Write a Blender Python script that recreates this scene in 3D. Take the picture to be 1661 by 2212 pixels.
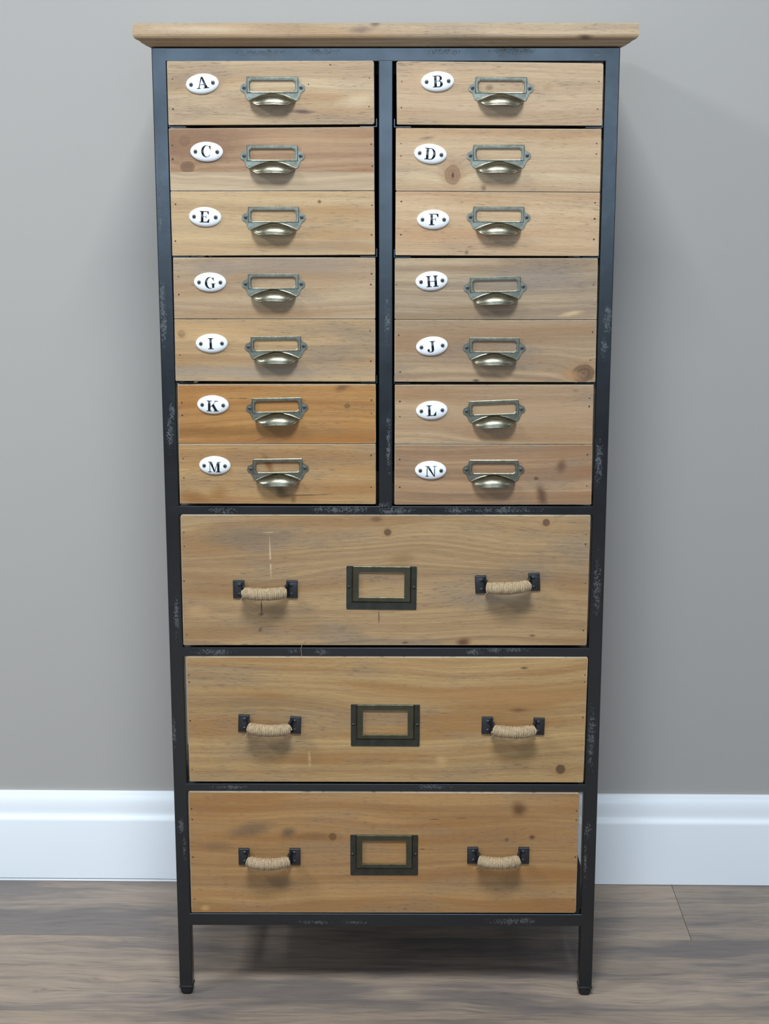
import bpy, bmesh, math, random
from mathutils import Vector, Matrix
random.seed(7)
for o in list(bpy.data.objects): bpy.data.objects.remove(o)
SC = bpy.context.scene
COL = SC.collection

# ------------------------------------------------------------------ camera
IW, IH = 1661, 2212
F = 3430.4
CAM = Vector((0.0118, -2.1112, 1.1846))          # in the cabinet's own frame
PITCH, YAW, ROLL = 0.2157, 0.0063, -0.0001
TURN = 0.0105                                     # cabinet stands slightly turned to the wall
cp, sp, cy, sy = math.cos(PITCH), math.sin(PITCH), math.cos(YAW), math.sin(YAW)
FWD = Vector((-sy*cp, cy*cp, -sp)); RIGHT = Vector((cy, sy, 0)); UP = RIGHT.cross(FWD)
RIGHT, UP = (math.cos(ROLL)*RIGHT+math.sin(ROLL)*UP), (-math.sin(ROLL)*RIGHT+math.cos(ROLL)*UP)
RZ = Matrix.Rotation(TURN, 3, 'Z')
cam = bpy.data.cameras.new('camera'); camo = bpy.data.objects.new('camera', cam); COL.objects.link(camo)
cam.sensor_fit = 'HORIZONTAL'; cam.sensor_width = 36; cam.lens = F/IW*36; cam.clip_start = .02
m3 = RZ @ Matrix((RIGHT, UP, -FWD)).transposed()
camo.matrix_world = Matrix.Translation(RZ @ CAM) @ m3.to_4x4()
SC.camera = camo

# ------------------------------------------------------------------ world, light, exposure
w = bpy.data.worlds.new('world'); SC.world = w; w.use_nodes = True
w.node_tree.nodes['Background'].inputs[0].default_value = (.60, .76, 1, 1)
w.node_tree.nodes['Background'].inputs[1].default_value = 0.6
def area(name, loc, sx, sy_, power, col, rot=(0, 0, 0)):
    l = bpy.data.lights.new(name, 'AREA'); l.shape = 'RECTANGLE'; l.size = sx; l.size_y = sy_
    l.energy = power; l.color = col
    o = bpy.data.objects.new(name, l); o.location = loc; o.rotation_euler = rot; COL.objects.link(o)
    return o
COOL = (.88, .96, 1.0)
area('ceiling_panel', (0.0, -1.40, 2.575), .6, .6, 56, COOL)
area('ceiling_panel', (-2.25, -1.30, 2.575), .6, .6, 54, COOL)
area('ceiling_panel', (2.3, -1.40, 2.575), .6, .6, 6, COOL)  # weak fill added to lift the right-hand wall, no panel known there
area('ceiling_panel', (0.0, -3.5, 2.575), .6, .6, 9, COOL)
# daylight from the window in the wall behind the camera
area('window_daylight', (-0.1, -4.58, 1.45), 2.4, 1.2, 40, (.50, .74, 1.0), (math.radians(90), 0, 0))
vs = SC.view_settings
vs.view_transform = 'Standard'; vs.look = 'None'; vs.exposure = 0.28; vs.gamma = 1.0; vs.use_curve_mapping = False

# ------------------------------------------------------------------ pixel helpers
def ray(u, v): return FWD + RIGHT*((u-IW/2)/F) - UP*((v-IH/2)/F)
def front(u, v, y=0.0):
    d = ray(u, v); t = (y-CAM.y)/d.y; p = CAM+d*t; return Vector((p.x, y, p.z))
def floorpt(u, v):
    d = ray(u, v); return RZ @ (CAM + d*(-CAM.z/d.z))
def z1(off, sc, p): return (off[0]+p[0]/sc, off[1]+p[1]/sc)   # pixel of an enlarged crop -> photo pixel
R1 = lambda p: z1((270, 20), 2.8638, p)
R2 = lambda p: z1((800, 20), 2.7683, p)
R3 = lambda p: z1((320, 420), 3.076, p)
R4 = lambda p: z1((800, 420), 3.076, p)
R5 = lambda p: z1((330, 800), 3.076, p)
R6 = lambda p: z1((800, 800), 3.076, p)
R7 = lambda p: z1((350, 1090), 3.194, p)
R8 = lambda p: z1((800, 1090), 3.194, p)
R9 = lambda p: z1((350, 1380), 3.194, p)
R10 = lambda p: z1((800, 1380), 3.076, p)
R11 = lambda p: z1((350, 1670), 3.194, p)
R12 = lambda p: z1((800, 1670), 3.076, p)

# ------------------------------------------------------------------ node helpers
def s2l(c):
    f = lambda v: v/12.92 if v <= .04045 else ((v+.055)/1.055)**2.4
    return tuple(f(x/255) for x in c)+(1,)
class NT:
    def __init__(s, name):
        s.mat = bpy.data.materials.new(name); s.mat.use_nodes = True
        s.t = s.mat.node_tree; s.b = s.t.nodes['Principled BSDF']
    def n(s, ty): return s.t.nodes.new(ty)
    def put(s, sock, v):
        if isinstance(v, bpy.types.NodeSocket): s.t.links.new(v, sock)
        elif v is not None: sock.default_value = v
    def m(s, op, a, b=None, c=None, clamp=False):
        n = s.n('ShaderNodeMath'); n.operation = op; n.use_clamp = clamp
        s.put(n.inputs[0], a); s.put(n.inputs[1], b); s.put(n.inputs[2], c); return n.outputs[0]
    def mix(s, f, a, b, bt='MIX'):
        n = s.n('ShaderNodeMix'); n.data_type = 'RGBA'; n.blend_type = bt; n.clamp_factor = True
        s.put(n.inputs[0], f); s.put(n.inputs[6], a); s.put(n.inputs[7], b); return n.outputs[2]
    def mr(s, v, a, b, c=0.0, d=1.0, smooth=True):
        n = s.n('ShaderNodeMapRange'); n.interpolation_type = 'SMOOTHSTEP' if smooth else 'LINEAR'
        s.put(n.inputs[0], v); n.inputs[1].default_value = a; n.inputs[2].default_value = b
        n.inputs[3].default_value = c; n.inputs[4].default_value = d; return n.outputs[0]
    def noise(s, vec, scale=1, detail=2, rough=.5, dim='3D', dist=0):
        n = s.n('ShaderNodeTexNoise'); n.noise_dimensions = dim
        if dim == '1D': s.put(n.inputs['W'], vec)
        else: s.put(n.inputs['Vector'], vec)
        n.inputs['Scale'].default_value = scale; n.inputs['Detail'].default_value = detail
        n.inputs['Roughness'].default_value = rough; n.inputs['Distortion'].default_value = dist
        return n.outputs[0]
    def comb(s, x, y, z):
        n = s.n('ShaderNodeCombineXYZ'); s.put(n.inputs[0], x); s.put(n.inputs[1], y); s.put(n.inputs[2], z); return n.outputs[0]
    def coords(s, obj=None):
        n = s.n('ShaderNodeTexCoord'); n.object = obj
        x = s.n('ShaderNodeSeparateXYZ'); s.t.links.new(n.outputs['Object'], x.inputs[0])
        return x.outputs[0], x.outputs[1], x.outputs[2]
    def bump(s, h, strength, dist):
        n = s.n('ShaderNodeBump'); n.inputs['Strength'].default_value = strength; n.inputs['Distance'].default_value = dist
        s.put(n.inputs['Height'], h); s.t.links.new(n.outputs[0], s.b.inputs['Normal'])
    def ell(s, x, z, cx, cz, rx, rz, rot=0):
        dx = s.m('SUBTRACT', x, cx); dz = s.m('SUBTRACT', z, cz)
        if rot:
            c_, s_ = math.cos(rot), math.sin(rot)
            dx, dz = (s.m('ADD', s.m('MULTIPLY', dx, c_), s.m('MULTIPLY', dz, s_)),
                      s.m('SUBTRACT', s.m('MULTIPLY', dz, c_), s.m('MULTIPLY', dx, s_)))
        dx = s.m('DIVIDE', dx, rx); dz = s.m('DIVIDE', dz, rz)
        return s.m('SQRT', s.m('ADD', s.m('MULTIPLY', dx, dx), s.m('MULTIPLY', dz, dz)))
    def set(s, **k):
        for a, v in k.items(): s.put(s.b.inputs[a.replace('_', ' ')], v)
def plain(name, rgb, rough=.5, metal=0, **k):
    t = NT(name); t.set(Base_Color=s2l(rgb), Roughness=rough, Metallic=metal, **k); return t.mat

# cabinet root first: textures on its parts use its coordinates
CAB = bpy.data.objects.new('drawer_cabinet', None); COL.objects.link(CAB)
CAB.rotation_euler.z = TURN; CAB.empty_display_size = .2
CAB['label'] = 'tall cabinet of pine drawers in a black steel frame, against the taupe wall'
CAB['category'] = 'cabinet'

PXM = 1600.0
VAL = .79
def wood(name, light, dark, seed, feats=(), grey=.35, rough=.62, obj=CAB, flow=1.0, contrast=1.0, saw=None):
    """feats: (kind, px, py, rx_px, rz_px, rot_deg, rgb, strength) at photo pixels on the front plane"""
    t = NT(name); x, y, z = t.coords(obj)
    sd = seed*3.71
    wn = t.noise(t.comb(t.m('MULTIPLY', x, 2.2), sd, t.m('MULTIPLY', z, 9)), 1, 2)
    phi = t.m('ADD', z, t.m('MULTIPLY', t.m('SUBTRACT', wn, .5), .055*flow))
    ds = []
    for (kd, px, py, rx, rz, rot, rgb, st) in feats:
        p = front(px, py); d = t.ell(x, z, p.x, p.z, rx/PXM, rz/PXM, math.radians(rot))
        ds.append(d)
        if kd == 'knot':
            g = t.m('POWER', 2.718, t.m('MULTIPLY', t.m('MULTIPLY', d, d), -.35))
            phi = t.m('ADD', phi, t.m('MULTIPLY', g, rz/PXM*1.1))
    ring = t.noise(t.m('ADD', phi, sd), 150, 2, .6, '1D')
    broad = t.noise(t.m('ADD', phi, sd+5), 38, 1, .5, '1D')
    fine = t.noise(t.comb(t.m('MULTIPLY', x, 26), sd, t.m('MULTIPLY', z, 800)), 1, 3, .6)
    patch = t.noise(t.comb(t.m('MULTIPLY', x, 7), sd+2, t.m('MULTIPLY', z, 26)), 1, 3, .55)
    pore = t.noise(t.comb(t.m('MULTIPLY', x, 85), sd+9, t.m('MULTIPLY', phi, 1500)), 1, 2, .5)
    g = t.m('ADD', t.m('MULTIPLY', ring, .45*contrast), t.m('ADD', t.m('MULTIPLY', broad, .5), t.m('MULTIPLY', fine, .35)))
    g = t.mr(g, .42, .86, 0, 1)
    c = t.mix(g, s2l(light), s2l(dark))
    warm = t.noise(t.comb(t.m('MULTIPLY', x, 2.5), sd+21, t.m('MULTIPLY', phi, 30)), 1, 2, .5)
    c = t.mix(t.m('MULTIPLY', t.mr(warm, .48, .66), .75), c, s2l(tuple(q*f for q, f in zip(dark, (1.0, .93, .82)))))
    gp = t.m('MULTIPLY', t.mr(patch, .46, .70), grey)
    c = t.mix(gp, c, s2l((142, 123, 106)))
    # grey-filled pores: short dark dashes, denser where the board is weathered
    pm = t.m('MULTIPLY', t.mr(pore, .57, .72), t.mr(patch, .35, .65, .25, .72))
    c = t.mix(pm, c, s2l((96, 80, 68)))
    lt = t.mr(fine, .62, .78)
    c = t.mix(t.m('MULTIPLY', lt, .35), c, s2l((226, 196, 156)))
    wob = t.noise(t.comb(t.m('MULTIPLY', x, 60), sd, t.m('MULTIPLY', z, 110)), 1, 3, .6)
    for d, (kd, px, py, rx, rz, rot, rgb, st) in zip(ds, feats):
        if sum(rgb) < 400: rgb = tuple(q*.86 for q in rgb); st = min(1, st*1.1)
        dd = t.m('ADD', d, t.m('MULTIPLY', t.m('SUBTRACT', wob, .5), .9 if kd != 'knot' else .5))
        if kd == 'knot':
            halo = t.m('MULTIPLY', t.mr(dd, 2.4, .7), .5*st)
            c = t.mix(halo, c, s2l((170, 122, 74)))
            rings = t.mr(t.m('SINE', t.m('MULTIPLY', dd, 15)), -1, 1, .72, 1.0, False)
            c = t.mix(t.m('MULTIPLY', t.m('MULTIPLY', t.mr(dd, 1.08, .80), rings), st), c, s2l(rgb))
            c = t.mix(t.m('MULTIPLY', t.mr(t.m('ABSOLUTE', t.m('SUBTRACT', dd, .95)), .16, .02), st*.3), c, s2l((100, 70, 48)))
        elif kd == 'band':
            c = t.mix(t.m('MULTIPLY', t.mr(d, 1.05, .93), st), c, t.mix(t.m('MULTIPLY', g, .7), s2l(rgb), s2l(tuple(v*.72 for v in rgb))))
        elif kd == 'mark':
            c = t.mix(t.m('MULTIPLY', t.m('MULTIPLY', t.mr(dd, 1.1, .6), t.mr(wob, .3, .5)), st), c, s2l(rgb))
        else:
            c = t.mix(t.m('MULTIPLY', t.mr(dd, 1.5, .1), st), c, s2l(rgb))
    if saw:
        for (px, py, rx, rz) in saw:
            p = front(px, py, -.021); d = t.ell(x, z, p.x, p.z, rx/PXM, rz/PXM)
            sn = t.mr(t.m('SINE', t.m('ADD', t.m('MULTIPLY', t.m('ADD', x, t.m('MULTIPLY', z, -.75)), 1650), t.m('MULTIPLY', wob, 2.5))), .55, .95)
            c = t.mix(t.m('MULTIPLY', t.m('MULTIPLY', sn, t.mr(d, 1.1, .6)), t.mr(patch, .3, .6, .1, .5)), c, s2l((142, 116, 90)))
    hs = t.n('ShaderNodeHueSaturation'); hs.inputs['Hue'].default_value = .505; hs.inputs['Saturation'].default_value = {11: 1.02, 12: .98, 15: .96, 16: .98, 17: 1.0, 14: .92, 8: .94, 5: .94}.get(seed, .90); hs.inputs['Value'].default_value = VAL; t.put(hs.inputs['Color'], c); c = hs.outputs[0]  # upper boards mostly less saturated; the cool light's haze is put into their colour
    t.set(Base_Color=c, Roughness=rough); t.b.inputs['Specular IOR Level'].default_value = .35
    t.bump(t.m('SUBTRACT', t.m('ADD', fine, t.m('MULTIPLY', ring, .6)), t.m('MULTIPLY', pm, .8)), .35, .0008)
    return t.mat

# ------------------------------------------------------------------ materials
def metal_frame():
    t = NT('black_steel'); x, y, z = t.coords(CAB)
    v = t.comb(x, y, z)
    chips = [(350, 640, 7, 55), (353, 700, 8, 60), (367, 930, 10, 48), (371, 890, 7, 30), (382, 1330, 7, 60), (376, 1580, 5, 45), (391, 1785, 9, 22), (398, 1830, 5, 40),
             (836, 690, 8, 60), (839, 960, 6, 70), (1312, 690, 10, 50), (1305, 750, 8, 30), (1294, 1000, 10, 65), (1290, 1270, 11, 75), (1277, 1590, 9, 90),
             (1270, 1795, 10, 22), (1264, 1860, 5, 60), (480, 1103, 38, 9), (740, 1101, 70, 8), (855, 1103, 42, 9), (990, 1102, 40, 8), (1090, 1102, 80, 8),
             (460, 1408, 60, 9), (635, 1406, 14, 7), (698, 1408, 22, 8), (1022, 1408, 22, 9), (1068, 1404, 22, 8), (1110, 1404, 40, 6), (500, 1700, 60, 6), (935, 1699, 45, 7),
             (680, 1992, 44, 5), (765, 1993, 34, 4), (1100, 1990, 70, 10), (575, 116, 75, 8), (700, 112, 40, 8), (960, 112, 45, 7), (1105, 112, 60, 9), (1290, 118, 10, 8),
             (345, 420, 5, 130), (829, 1090, 22, 8)]
    acc = None
    for px, py, rx, rz in chips:
        p = front(px, py); d = t.ell(x, z, p.x, p.z, rx/PXM, rz/PXM)
        a = t.mr(d, 1.7, .2); acc = a if acc is None else t.m('MAXIMUM', acc, a)
    nz = t.noise(v, 300, 5, .64, dist=1.4); n2 = t.noise(v, 70, 2, .5)
    mask = t.mr(t.m('ADD', t.m('ADD', nz, t.m('MULTIPLY', acc, .27)), t.m('MULTIPLY', t.m('SUBTRACT', n2, .5), .25)), .74, .79)
    mask = t.m('MULTIPLY', mask, t.mr(acc, 0.0, .25))
    cl = t.noise(v, 14, 3, .6)
    base = t.mix(cl, s2l((5, 6, 8)), s2l((10, 11, 14)))
    t.set(Base_Color=t.mix(t.m('MULTIPLY', mask, .8), base, s2l((80, 81, 82))),
          Roughness=t.m('ADD', t.mr(cl, .3, .7, .20, .30, False), t.m('MULTIPLY', mask, .15)), Metallic=0.0, IOR=1.62)
    t.bump(t.m('SUBTRACT', t.noise(v, 60, 3), t.m('MULTIPLY', mask, .5)), .15, .0006)
    return t.mat
STEEL = metal_frame()
def brass(name, a, b, rough):
    t = NT(name); x, y, z = t.coords(); v = t.comb(x, y, z)
    n = t.noise(v, 70, 3, .6); f = t.noise(v, 700, 3, .6)
    t.set(Base_Color=t.mix(t.mr(n, .35, .65), s2l(a), s2l(b)), Metallic=1.0, Roughness=t.mr(f, .3, .7, rough-.06, rough+.1, False))
    t.bump(f, .08, .0004); return t.mat
BRASS = brass('antique_brass', (134, 129, 113), (112, 107, 92), .33)
BRASS_EDGE = brass('brass_edge_highlight', (172, 166, 146), (150, 144, 122), .28)  # lighter brass: highlights on rim, lip and ridge put into the colour
BRONZE = brass('dark_bronze', (78, 77, 70), (70, 70, 63), .40)
BRONZE_FACE = brass('bronze_face', (92, 88, 72), (84, 80, 66), .38)
BRONZE_EDGE = brass('bronze_edge_highlight', (132, 127, 104), (104, 100, 82), .36)  # lighter bronze: the holder lip's highlight lines are put into the colour
BLACKIRON = plain('black_iron', (24, 25, 29), .36, 0, IOR=1.6)
SCREW = plain('steel_screw', (118, 116, 116), .5, 1)
SLOT = plain('screw_recess_shade', (14, 14, 14), .8)  # for raised cross bars; the shade of a recess is put into the colour
PORCELAIN = plain('white_porcelain', (238, 240, 243), .12, 0, Coat_Weight=.6)
INK = plain('black_enamel', (14, 14, 16), .15)
NAIL = plain('dark_nail', (62, 48, 40), .7)
RUBBER = plain('black_rubber', (16, 16, 17), .6)
BACKM = plain('black_board', (18, 18, 19), .8)
def jute():
    t = NT('jute_twine'); x, y, z = t.coords()
    n = t.noise(t.comb(x, y, z), 900, 3, .7); n2 = t.noise(t.comb(x, y, z), 160, 2)
    c = t.mix(t.mr(n, .3, .7), s2l((140, 118, 92)), s2l((198, 176, 142)))
    t.set(Base_Color=t.mix(t.m('MULTIPLY', n2, .35), c, s2l((170, 140, 104))), Roughness=.9)
    t.bump(n, .6, .001); return t.mat
JUTE = jute()

# ------------------------------------------------------------------ mesh helpers
def link(name, me, mats, parent=None, loc=None, rot=None):
    o = bpy.data.objects.new(name, me); COL.objects.link(o)
    if mats is not None and len(me.materials) == 0:
        for m_ in (mats if isinstance(mats, (list, tuple)) else [mats]): me.materials.append(m_)
    if parent: o.parent = parent
    if loc is not None: o.location = loc
    if rot is not None: o.rotation_euler = rot
    return o
def finish(bm, name, smooth=0):
    bmesh.ops.recalc_face_normals(bm, faces=bm.faces)
    me = bpy.data.meshes.new(name); bm.to_mesh(me); bm.free()
    if smooth:
        me.polygons.foreach_set('use_smooth', [True]*len(me.polygons))
        try: me.set_sharp_from_angle(angle=math.radians(smooth))
        except Exception: pass
    return me
def add_box(bm, x0, x1, y0, y1, z0, z1, mi=0):
    v = [bm.verts.new((x, y, z)) for x in (x0, x1) for y in (y0, y1) for z in (z0, z1)]
    fs = [bm.faces.new([v[i] for i in q]) for q in ((0, 1, 3, 2), (4, 6, 7, 5), (0, 4, 5, 1), (2, 3, 7, 6), (0, 2, 6, 4), (1, 5, 7, 3))]
    for f in fs: f.material_index = mi
    return fs
def bevel_all(bm, r, seg=2):
    bmesh.ops.recalc_face_normals(bm, faces=bm.faces)
    es = [e for e in bm.edges if e.is_manifold and e.calc_face_angle(0) > .5]
    bmesh.ops.bevel(bm, geom=es, offset=r, segments=seg, affect='EDGES', profile=.5)
def box_mesh(name, x0, x1, y0, y1, z0, z1, r=.0012, seg=2):
    bm = bmesh.new(); add_box(bm, x0, x1, y0, y1, z0, z1)
    if r: bevel_all(bm, r, seg)
    return finish(bm, name)
def prism(name, pts, y0, y1, r=.0012):
    """polygon in x,z drawn out from y0 (front) to y1"""
    bm = bmesh.new()
    a = [bm.verts.new((p[0], y0, p[1])) for p in pts]; b = [bm.verts.new((p[0], y1, p[1])) for p in pts]
    bm.faces.new(a); bm.faces.new(b[::-1]); n = len(pts)
    for i in range(n): bm.faces.new((a[i], b[i], b[(i+1) % n], a[(i+1) % n]))
    if r: bevel_all(bm, r, 2)
    return finish(bm, name)
def tube(bm, pts, rad, seg=8, closed=False, cap=True, mi=0):
    n = len(pts); rings = []; prev = None
    for i, p in enumerate(pts):
        p = Vector(p); q = Vector(pts[min(i+1, n-1)])-Vector(pts[max(i-1, 0)]); q.normalize()
        if prev is None:
            ref = Vector((0, 0, 1)) if abs(q.z) < .9 else Vector((1, 0, 0)); u = q.cross(ref).normalized()
        else: u = (prev-q*prev.dot(q)).normalized()
        prev = u; v = q.cross(u); r = rad[i] if isinstance(rad, list) else rad
        rings.append([bm.verts.new(p+(u*math.cos(a)+v*math.sin(a))*r) for a in [2*math.pi*k/seg for k in range(seg)]])
    for i in range(n-1):
        for k in range(seg):
            f = bm.faces.new((rings[i][k], rings[i][(k+1) % seg], rings[i+1][(k+1) % seg], rings[i+1][k])); f.material_index = mi
    if cap:
        bm.faces.new(rings[0][::-1]); bm.faces.new(rings[-1])
def curve_plate(loops, thick, bev):
    """filled plate with holes, in the x,z plane, standing proud towards -y; returns raw mesh"""
    cu = bpy.data.curves.new('plate_outline', 'CURVE'); cu.dimensions = '2D'; cu.fill_mode = 'BOTH'
    for lp in loops:
        s = cu.splines.new('POLY'); s.points.add(len(lp)-1); s.use_cyclic_u = True
        for k, p in enumerate(lp): s.points[k].co = (p[0], p[1], 0, 1)
    cu.extrude = thick/2; cu.bevel_depth = bev; cu.bevel_resolution = 1; cu.offset = -bev
    o = bpy.data.objects.new('plate_outline', cu); COL.objects.link(o)
    dg = bpy.context.evaluated_depsgraph_get(); me = bpy.data.meshes.new_from_object(o.evaluated_get(dg))
    bpy.data.objects.remove(o); bpy.data.curves.remove(cu)
    return me
def plate_into(bm, loops, y_back, thick, bev, mi=0):
    me = curve_plate(loops, thick, bev)
    t = thick+2*bev
    M_ = Matrix.Translation((0, y_back-t/2, 0)) @ Matrix.Rotation(math.radians(90), 4, 'X')
    me.transform(M_)
    n0 = len(bm.faces); bm.from_mesh(me); bm.faces.ensure_lookup_table()
    for f in bm.faces[n0:]: f.material_index = mi
    bpy.data.meshes.remove(me)
def mir(h): return h+[(-x, z) for x, z in h[::-1]]
def rrect(x0, x1, z0, z1, r, n=4):
    out = []
    for cx, cz, a in ((x1-r, z1-r, 0), (x0+r, z1-r, 90), (x0+r, z0+r, 180), (x1-r, z0+r, 270)):
        for k in range(n+1):
            t = math.radians(a+90*k/n); out.append((cx+r*math.cos(t), cz+r*math.sin(t)))
    return out
def struct(o):
    o['kind'] = 'structure'; return o

# ------------------------------------------------------------------ the room
WALL_Y = 0.389; XL, XR, YB, HT = -3.4, 2.8, -4.6, 2.6
def wall_paint(name, rgb):
    t = NT(name); x, y, z = t.coords(); v = t.comb(x, y, z)
    n = t.noise(v, 5, 3, .6); f = t.noise(v, 260, 3, .6)
    c = t.mix(t.m('MULTIPLY', n, .25), s2l(rgb), s2l(tuple(q*.95 for q in rgb)))
    t.set(Base_Color=c, Roughness=.55); t.b.inputs['Specular IOR Level'].default_value = .5
    t.bump(f, .05, .001); return t.mat
TAUPE = wall_paint('taupe_wall_paint', (172, 167, 162))
WHITE = wall_paint('white_ceiling_paint', (214, 216, 220))
PALE = wall_paint('pale_wall_paint', (146, 148, 152))
struct(link('wall_back', box_mesh('wall_back', XL-.1, XR+.1, WALL_Y, WALL_Y+.1, -.05, HT+.1, 0), TAUPE))
struct(link('wall_left', box_mesh('wall_left', XL-.1, XL, YB, WALL_Y, -.05, HT+.1, 0), PALE))
struct(link('wall_right', box_mesh('wall_right', XR, XR+.1, YB, WALL_Y, -.05, HT+.1, 0), TAUPE))
struct(link('ceiling', box_mesh('ceiling', XL, XR, YB, WALL_Y, HT, HT+.1, 0), WHITE))
bm = bmesh.new()
wx0, wx1, wz0, wz1 = -1.3, 1.1, .85, 2.05
add_box(bm, XL-.1, wx0, YB-.1, YB, -.05, HT+.1); add_box(bm, wx1, XR+.1, YB-.1, YB, -.05, HT+.1)
add_box(bm, wx0, wx1, YB-.1, YB, -.05, wz0); add_box(bm, wx0, wx1, YB-.1, YB, wz1, HT+.1)
struct(link('wall_front', finish(bm, 'wall_front'), PALE))

# floor: a dark base with separate laminate planks on it
def laminate():
    t = NT('grey_oak_laminate')
    n = t.n('ShaderNodeTexCoord'); gx = t.n('ShaderNodeSeparateXYZ'); t.t.links.new(n.outputs['Object'], gx.inputs[0])
    x, y, z = gx.outputs
    oi = t.n('ShaderNodeObjectInfo'); rd = t.m('MULTIPLY', oi.outputs['Random'], 37.0)
    wn = t.noise(t.comb(t.m('MULTIPLY', x, 2.6), t.m('MULTIPLY', y, 8), rd), 1, 3, .6)
    phi = t.m('ADD', y, t.m('MULTIPLY', t.m('SUBTRACT', wn, .5), .07))
    broad = t.noise(t.m('ADD', phi, rd), 22, 2, .55, '1D')
    fine = t.noise(t.comb(t.m('MULTIPLY', x, 14), t.m('MULTIPLY', phi, 330), rd), 1, 4, .7)
    patch = t.noise(t.comb(t.m('MULTIPLY', x, 2.4), t.m('MULTIPLY', phi, 13), t.m('ADD', rd, 4)), 1, 4, .6)
    mid = t.noise(t.comb(t.m('MULTIPLY', x, 3), t.m('MULTIPLY', phi, 55), rd), 1, 4, .6)
    g = t.m('ADD', t.m('MULTIPLY', broad, .26), t.m('ADD', t.m('MULTIPLY', mid, .38), t.m('MULTIPLY', fine, .40)))
    c = t.mix(t.mr(g, .38, .74), s2l((176, 156, 138)), s2l((120, 107, 98)))
    c = t.mix(t.m('MULTIPLY', t.mr(patch, .46, .62), .75), c, s2l((110, 103, 102)))
    c = t.mix(t.m('MULTIPLY', t.mr(patch, .46, .32), .5), c, s2l((184, 160, 138)))
    c = t.mix(t.m('MULTIPLY', t.mr(fine, .58, .72), .5), c, s2l((96, 88, 84)))
    vein = t.noise(t.comb(t.m('MULTIPLY', x, 3.5), t.m('MULTIPLY', phi, 75), t.m('ADD', rd, 13)), 1, 3, .55)
    c = t.mix(t.m('MULTIPLY', t.mr(t.m('ABSOLUTE', t.m('SUBTRACT', vein, .5)), .022, .004), .22), c, s2l((84, 76, 74)))
    k1 = t.noise(t.comb(t.m('MULTIPLY', x, 9), t.m('MULTIPLY', y, 22), t.m('ADD', rd, 9)), 1, 2, .5)
    c = t.mix(t.m('MULTIPLY', t.mr(k1, .70, .80), .6), c, s2l((92, 84, 82)))
    tone = t.mr(oi.outputs['Random'], 0, 1, .75, .85, False)
    hs = t.n('ShaderNodeHueSaturation'); t.put(hs.inputs['Color'], c); t.put(hs.inputs['Value'], tone)
    t.set(Base_Color=hs.outputs[0], Roughness=t.mr(fine, .3, .7, .36, .5, False))
    t.bump(t.m('ADD', fine, mid), .12, .0006); return t.mat
LAM = laminate()
floor = struct(link('floor', box_mesh('floor', XL-.1, XR+.1, YB-.1, WALL_Y+.1, -.05, -.009, 0), plain('floor_underlay', (40, 36, 32), .9)))
ys1 = floorpt(1500, 2030.7).y; ys2 = floorpt(1400, 2194).y
PW = ys1-ys2; PL = 1.5
def plank_mesh(wd):
    return box_mesh('plank', .0004, PL-.0004, -wd+.0003, -.0003, -.009, 0, 0)
first = plank_mesh(WALL_Y+.0-ys1); full = plank_mesh(PW)
xj = floorpt(1470, 1966).x
row = 0; ytop = WALL_Y
offs = [xj, .74, .70, xj-.4, xj-.9]
while ytop > YB+.02:
    me_ = first if row == 0 else full
    x = offs[row % 5]
    while x > XL: x -= PL
    while x < XR:
        link('plank', me_, LAM, floor, (x, ytop, 0)); x += PL
    ytop = ys1 if row == 0 else ytop-PW
    row += 1

# baseboards: moulded profile along the wall (t = out from the wall, z)
prof = [(0, .004), (.018, .004), (.018, .1075), (.0176, .1105), (.0162, .113), (.0142, .1145), (.0128, .1152), (.0118, .1175), (.0112, .121), (.0112, .127), (.0108, .134),
        (.0098, .141), (.0080, .147), (.0072, .1485), (.0064, .1495), (.0058, .1525), (.0046, .1548), (.003, .1556), (0, .1558)]
BASEP = NT('white_gloss_paint'); BASEP.set(Base_Color=s2l((240, 243, 247)), Roughness=.28)
BASEP = BASEP.mat
def baseboard(name, x0, x1, low):
    bm = bmesh.new(); rows = []
    xs = (x0, -.40, .0, x1)
    for i, x in enumerate(xs):
        lz = low[i]
        rows.append([bm.verts.new((x, WALL_Y-t_, z if z > .01 else lz)) for t_, z in prof])
    for a, b in zip(rows, rows[1:]):
        for k in range(len(prof)-1): bm.faces.new((a[k], a[k+1], b[k+1], b[k]))
    bm.faces.new(rows[0]); bm.faces.new(rows[-1][::-1])
    return struct(link(name, finish(bm, name, 35), BASEP))
baseboard('baseboard_back', XL, XR, (.0052, .0050, .0008, .0006))
struct(link('trim_1', box_mesh('trim_1', XL, -.05, WALL_Y-.0185, WALL_Y-.004, 0, .0030, .0006), BASEP))

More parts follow.
